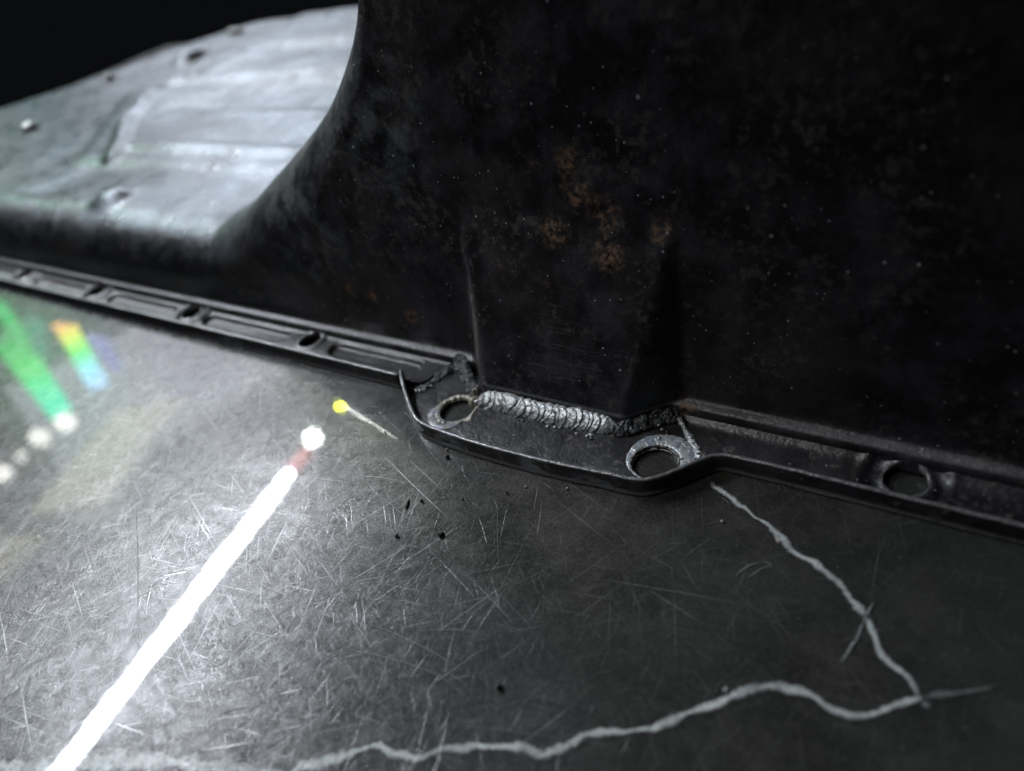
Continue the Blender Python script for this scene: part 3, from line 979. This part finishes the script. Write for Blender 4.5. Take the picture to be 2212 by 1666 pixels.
o['label'] = 'bright rippled weld bead along the foot of the wall'
o = ribbon('weld_bead', [(-82, 119.2, 3.0), (-78, 121.9, 3.0), (-74, 126.0, 3.0), (-68.0, 129.6, 3.2)], (-0.45, -0.5, 0.75), [2.4, 2.9, 2.6, 2.2], [0.6, 1.0, 0.9, 0.6], M['burnt'], 2.6, 0.12, 1.4, 1.1, 9, 0.6)
o['label'] = 'dark burnt weld bead on the right'
UPN = (0, -0.1, 1)
ribbon('weld_bead', [(-68.6, 130.0, 2.0), (-65.6, 126.8, 1.65), (-62.4, 123.4, 1.55), (-60.0, 121.0, 1.5), (-58.0, 118.8, 1.5), (-55.6, 116.9, 1.6)], UPN, [0.9, 0.6, 1.1, 0.8, 1.4, 0.7], [0.4, 0.25, 0.45, 0.35, 0.5, 0.3], M['weld'], 1.1, 0.25, 0.8, 0.5, 4, 0.2, 18)
ribbon('weld_bead', [(-147, 114.6, 1.7), (-143.9, 118.2, 1.7), (-143.0, 122.0, 1.9), (-142.4, 126.0, 2.2), (-140.0, 129.6, 2.6)], UPN, [1.2, 1.9, 1.6, 2.0, 1.6], [0.3, 0.45, 0.4, 0.5, 0.4], M['burnt'], 1.4, 0.10, 1.0, 0.6, 5, 0.4, 24)
ribbon('weld_bead', [(-139.6, 131.0, 5.6), (-137.8, 129.3, 4.2), (-134.6, 126.6, 2.7), (-130.2, 123.0, 2.3), (-126.3, 120.6, 2.4)], (-0.4, -0.35, 0.85), [2.2, 2.9, 2.6, 2.2, 2.2], [0.4, 0.6, 0.5, 0.4, 0.4], M['burnt'], 1.7, 0.12, 1.0, 0.55, 6, 0.6, 30)
def cluster(name, pts, rad, count, mat, seed, spread, nrm=(0, -0.5, 0.85)):
    rr = random.Random(seed)
    P = [Vector(p) for p in pts]
    segs = [(a, b, (b - a).length) for a, b in zip(P, P[1:])]
    L = sum(q[2] for q in segs)
    items = []
    for i in range(count):
        q = L * (i + rr.random()) / count
        for a, b, l in segs:
            if q <= l:
                break
            q -= l
        c = a.lerp(b, min(1, q / l)) + Vector((rr.gauss(0, spread), rr.gauss(0, spread), rr.gauss(0, 0.1)))
        n = (Vector(nrm) + Vector((rr.gauss(0, .25), rr.gauss(0, .25), 0))).normalized()
        ax = n.orthogonal().normalized()
        ax = Matrix.Rotation(rr.uniform(0, 6.28), 3, n) @ ax
        ra = rad * rr.uniform(0.45, 1.4)
        items.append((c, ra, ra * rr.uniform(0.6, 1), ra * rr.uniform(0.35, 0.6), ax, n.cross(ax), n))
    return scales(name, items, mat, seed)
cluster('weld_spatter', [(-146.5, 115.0, 1.7), (-143.8, 118.2, 1.8), (-143.0, 122.0, 2.0), (-142.4, 126.0, 2.3), (-140.5, 129.3, 2.6)], 0.34, 26, M['weld'], 5, 0.9)
cluster('weld_spatter', [(-81, 118.9, 2.6), (-77, 121.8, 3.0), (-73, 125.9, 3.1), (-68.0, 129.6, 3.4)], 0.30, 22, M['weld'], 9, 1.1)
# the melted lump between the left hole and the bead
def lump(name, c, r, mat, seed, sc=(1, 1, 1)):
    bm = bmesh.new()
    bmesh.ops.create_icosphere(bm, subdivisions=3, radius=1)
    for v in bm.verts:
        q = 1 + 0.45 * noise.noise(v.co * 1.6 + Vector((seed, 0, 0))) + 0.2 * noise.noise(v.co * 4 + Vector((seed, 5, 0)))
        v.co = Vector((c[0] + v.co.x * r * q * sc[0], c[1] + v.co.y * r * q * sc[1], c[2] + v.co.z * r * q * sc[2])) * MM
    me = bpy.data.meshes.new(name)
    bm.to_mesh(me)
    bm.free()
    return link(name, me, mat, pan)
lump('weld_spatter', (-124.2, 117.6, 2.3), 1.5, M['rim'], 1, (1.2, 1.1, 0.7))
lump('weld_spatter', (-125.0, 120.0, 3.4), 1.2, M['rim'], 2, (0.6, 1.2, 1.3))
lump('weld_spatter', (-122.4, 118.4, 2.0), 1.9, M['weld'], 3, (1.2, 1, 0.6))
rr = random.Random(3)
for i in range(34):
    k = rr.random()
    if k < 0.45:
        c = (rr.uniform(-121, -80), 116.2 + rr.gauss(0, 0.5) + 0.02 * 0, 1.7)
    elif k < 0.7:
        c = (rr.uniform(-145, -139), rr.uniform(115, 129), 2.2)
    elif k < 0.85:
        s = rr.random()
        c = (-68 + 11 * s + rr.gauss(0, .7), 128 - 11.5 * s + rr.gauss(0, .7), 1.9)
    else:
        c = (rr.uniform(-82, -68), rr.uniform(119, 124), 1.9)
    lump('weld_spatter', c, rr.uniform(0.22, 0.5), M['weld'] if rr.random() < .6 else M['burnt'], i + 10, (1.2, 1, 0.7))

M['bare'] = plain('bare_shiny_metal', (0.55, 0.56, 0.56), 0.34, 0.9, 0.1)  # for shiny bumps added to give bright glints on the floor edge
for (x, y, z, q) in ((-500, 452, 31, 3.5), (-600, 436, 31, 4.0), (-588, 434, 31, 3.5), (-636, 335, 31, 4), (-580, 236, 31, 5)):
    lump('glint_bump', (x, y, z), q, M['bare'], 0.5 + x, (1, 1, 0.8))

# ------------------------------------------------------------------ crumbs and swarf on the table
def crumb(label, u, v, r, col, seed, sc=(1, 1, 1), rot=0.0, rough=0.7):
    bm = bmesh.new()
    bmesh.ops.create_icosphere(bm, subdivisions=2, radius=1)
    for q in bm.verts:
        k = 1 + 0.6 * noise.noise(q.co * 1.7 + Vector((seed * 3, 0, 0)))
        x, y = q.co.x * sc[0] * k, q.co.y * sc[1] * k
        if sc[0] > 2.5:
            y += 0.35 * math.sin(q.co.x * 2.2)
        q.co = Vector((x * math.cos(rot) - y * math.sin(rot), x * math.sin(rot) + y * math.cos(rot), max(-0.5, q.co.z * k * sc[2]) + 0.5)) * r * MM
    me = bpy.data.meshes.new('debris_crumb')
    bm.to_mesh(me)
    bm.free()
    o = link('debris_crumb', me, plain('crumb_' + label.split()[0], col, rough), None, False)
    p = at(u, v, 0.0)
    o.location = (p.x, p.y, 0.0002)
    tag(o, label, 'crumb', 'loose crumbs and swarf on the table')
DK = (0.008, 0.007, 0.006)
crumb('thin dark curved shaving in front of the welded tab', 880, 1092, 0.28, DK, 1, (7, 0.9, 0.9), 1.9)
crumb('dark round crumb right of the curved shaving', 912, 1084, 0.38, (0.02, 0.012, 0.01), 2)
crumb('black angular crumb below the curved shaving', 954, 1158, 0.62, DK, 3, (1.3, 0.8, 1), 1.0)
crumb('small black crumb left of the black angular crumb', 858, 1160, 0.42, DK, 4, (1.3, 0.7, 1), 1.3)
crumb('tiny black flake below the melted left hole, against the tab lip', 967, 990, 0.5, DK, 5, (1.2, 0.8, 1), 1.2)
crumb('pale tan crumb just above the tiny black flake', 966, 974, 0.35, (0.45, 0.36, 0.25), 6)
crumb('upright grey and black chip by the bottom centre above the white vein', 1078, 1486, 0.6, (0.10, 0.10, 0.10), 7, (0.8, 1.2, 1.2), 0.3)
crumb('cream grain in front of the middle of the tab', 1136, 1053, 0.25, (0.5, 0.44, 0.32), 8)
crumb('cream grain nearest the right end of the tab', 1226, 1057, 0.3, (0.5, 0.44, 0.32), 9)
crumb('dark brown crumb between the two cream grains', 1095, 1066, 0.28, (0.03, 0.018, 0.012), 10)
crumb('white grain left of the white vein, middle of the table', 1560, 1128, 0.27, (0.6, 0.58, 0.55), 11)
crumb('pinkish white flake beside the white vein', 1680, 1170, 0.42, (0.5, 0.4, 0.38), 12, (1.4, 0.6, 0.6), -0.6)
crumb('reddish dark grain left of the torn tab corner', 834, 935, 0.28, (0.08, 0.02, 0.015), 13)
crumb('black speck on the scratched area under the curved shaving', 1000, 1080, 0.25, DK, 14)
crumb('grey crumb lying on the white vein near the right corner bend', 1568, 1492, 0.45, (0.3, 0.32, 0.33), 15, (1, 1.2, 0.7))

def dust():
    rr = random.Random(11)
    vs, fs = [], []
    for i in range(420):
        u, v = rr.uniform(250, 2100), rr.uniform(960, 1660)
        p = at(u, v)
        r = rr.uniform(0.00005, 0.00014)
        b = len(vs)
        z = 0.0002
        vs += [(p.x - r, p.y, z), (p.x, p.y - r, z), (p.x + r, p.y, z), (p.x, p.y + r, z), (p.x, p.y, z + r), (p.x, p.y, z - 0.0001)]
        fs += [(b, b + 1, b + 4), (b + 1, b + 2, b + 4), (b + 2, b + 3, b + 4), (b + 3, b, b + 4), (b + 1, b, b + 5), (b + 2, b + 1, b + 5), (b + 3, b + 2, b + 5), (b, b + 3, b + 5)]
    o = mesh('dust', vs, fs, plain('pale_dust', (0.5, 0.48, 0.45), 0.7), None, False)
    tag(o, 'fine pale dust grains strewn over the table in front of the pan', 'dust', kind='stuff')
dust()

# ------------------------------------------------------------------ lamps and added glows whose reflections lie on the table
def tube_mesh(name, a, b, r, mat, parent=None, n=20, cap=True):
    a, b = Vector(a), Vector(b)
    d = (b - a).normalized()
    s = d.orthogonal().normalized()
    t_ = d.cross(s)
    vs, fs = [], []
    prof = [(0, 0.0), (0, r * 0.7), (r * 0.3, r), ((b - a).length - r * 0.3, r), ((b - a).length, r * 0.7), ((b - a).length, 0.0)]
    for l, q in prof:
        for j in range(n):
            an = 2 * PI * j / n
            vs.append(a + d * l + (s * math.cos(an) + t_ * math.sin(an)) * max(q, 1e-5))
    for i in range(len(prof) - 1):
        for j in range(n):
            k = i * n + j
            k2 = i * n + (j + 1) % n
            fs.append((k, k2, k2 + n, k + n))
    return mesh(name, vs, fs, mat, parent)

A, B = Vector((-2.632, 1.262, 2.0)), Vector((-2.336, -0.085, 2.0))
far_end = B + (B - A).normalized() * 0.05
tl = empty('tube_lamp', (A + far_end) / 2)
tag(tl, 'long white glowing tube lamp hung above the left side of the table', 'lamp')
tube_mesh('glass_tube', A, far_end, 0.019, emit_material('tube_glow', (0.87, 0.92, 1.0), TUBE_E), tl)
up = (A - B).normalized()
tube_mesh('end_cap', A + up * 0.003, A + up * 0.15, 0.026, emit_material('red_lamp_cap', (1.0, 0.18, 0.18), 2.2), tl)
def ball(name, c, r, mat, label):
    bm = bmesh.new()
    bmesh.ops.create_uvsphere(bm, u_segments=20, v_segments=12, radius=r)
    me = bpy.data.meshes.new(name)
    bm.to_mesh(me)
    bm.free()
    o = link(name, me, mat)
    o.location = c
    tag(o, label, 'lamp')
    return o
ball('bulb', (-2.695, 1.475, 2.0), 0.036, emit_material('bulb_glow', (0.92, 1.0, 0.98), BULB_E), 'small round white bulb just beyond the red end of the tube lamp')
ball('yellow_bulb', (-2.732, 1.709, 2.0), 0.012, emit_material('yellow_glow', (0.75, 0.85, 0.02), 450), 'tiny yellow-green bulb beyond the white bulb')
def panel(name, quad, mat, label, cat='lamp', th=0.012):
    vs = [Vector(q) for q in quad]
    n = (vs[1] - vs[0]).cross(vs[3] - vs[0]).normalized() * th
    vs = vs + [v - n for v in vs]
    fs = [(0, 1, 2, 3), (7, 6, 5, 4), (0, 4, 5, 1), (1, 5, 6, 2), (2, 6, 7, 3), (3, 7, 4, 0)]
    o = mesh(name, vs, fs, mat, None, False)
    tag(o, label, cat)
    return o
def mir(u, v, H):
    p = at(u, v)
    d = p - Vector((0, 0, CAMH))
    d.z = -d.z
    return p + d * (H / d.z)
def pq(name, uvs, H, mat, label):
    return panel(name, [mir(u, v, h_) for (u, v), h_ in zip(uvs, H)], mat, label)
a_, b_ = mir(25, 720, 1.0), mir(145, 890, 1.0)  # made-up glowing strips, added for the coloured reflections on the table
pq('green_glow_strip', [(-20, 740), (42, 700), (152, 880), (105, 900)], [1.0] * 4, emit_material('green_glow', (0.01, 0.16, 0.03), 2.6, (0.0, 0.75, 0.45), a_, b_, [(0.02, 0.45, 0.05)]), 'long green to teal glow strip added for its reflection, longest of the coloured ones')
pq('green_glow_strip', [(-30, 640), (10, 655), (60, 720), (25, 730)], [1.0] * 4, emit_material('dark_green_glow', (0.02, 0.40, 0.08), 1.6), 'short dark green glow strip added above the long one')
pq('green_glow_strip', [(50, 680), (95, 690), (100, 770), (70, 770)], [1.0] * 4, emit_material('dim_green_glow', (0.03, 0.25, 0.15), 0.9), 'dim green glow panel added between the green and rainbow strips')
a_, b_ = mir(140, 700, 1.0), mir(212, 835, 1.0)
pq('rainbow_glow_strip', [(112, 700), (165, 700), (232, 825), (190, 838)], [1.0] * 4, emit_material('rainbow_glow', (0.85, 0.40, 0.12), 2.4, (0.35, 0.60, 0.95), a_, b_, [(0.55, 0.7, 0.03), (0.03, 0.75, 0.08), (0.25, 0.75, 0.85)]), 'added glow strip fading from orange through green to pale blue')
pq('violet_glow_strip', [(180, 720), (232, 730), (262, 790), (240, 800)], [1.0] * 4, emit_material('violet_glow', (0.30, 0.32, 0.75), 1.1), 'short dim violet glow strip added beside the rainbow one')
for u, v, r, e_, lb in ((140, 912, .028, 7, 'first and brightest white bulb below the green glow strip'), (86, 945, .028, 6, 'second white bulb below the green glow strip'), (45, 985, .018, 4, 'third and smallest white bulb of the row'), (3, 1022, .026, 6, 'last white bulb of the row, farthest from the green glow strip')):
    ball('round_bulb', mir(u, v, 1.0), r, emit_material('bulb_row_glow', (0.9, 0.88, 0.84), e_ * 0.45), lb)
pq('cream_glow_panel', [(250, 885), (395, 855), (225, 1085), (60, 1110)], [1.0] * 4, emit_material('cream_glow', (0.62, 0.60, 0.50), 1.1), 'cream glow panel added in place of a window patch, the larger of two')  # unseen glowing panels, added for the beige reflection of a window
pq('cream_glow_panel', [(-60, 1160), (95, 1150), (20, 1240), (-60, 1290)], [1.0] * 4, emit_material('dim_cream_glow', (0.5, 0.48, 0.36), 0.9), 'dim cream glow panel added in place of a window patch, the smaller of two')

cab = tube_mesh('thin_strip_lamp', mir(752, 868, 1.9), mir(860, 932, 1.9), 0.016, emit_material('pale_glow', (0.8, 0.85, 0.8), 17.0))
tag(cab, 'thin dim pale strip lamp running away from the yellow bulb', 'lamp')

def mir2(u, v, z, H):
    d = AX * ((u - 1106) / 1640) + AY * ((v - 833) / 1640) + AZ
    k = (z - CAMH) / d.z
    p = Vector((d.x * k, d.y * k, z))
    d.z = -d.z
    return p + d * (H / d.z)
panel('teal_glow_strip', [mir2(u, v, 0.030, 0.75) for u, v in ((90, 365), (260, 385), (200, 455), (110, 430))], emit_material('teal_glow', (0.02, 0.55, 0.50), 0.5), 'teal glow strip added low beyond the left end of the pan')  # made-up glow, added for a teal reflection on the pan shoulder
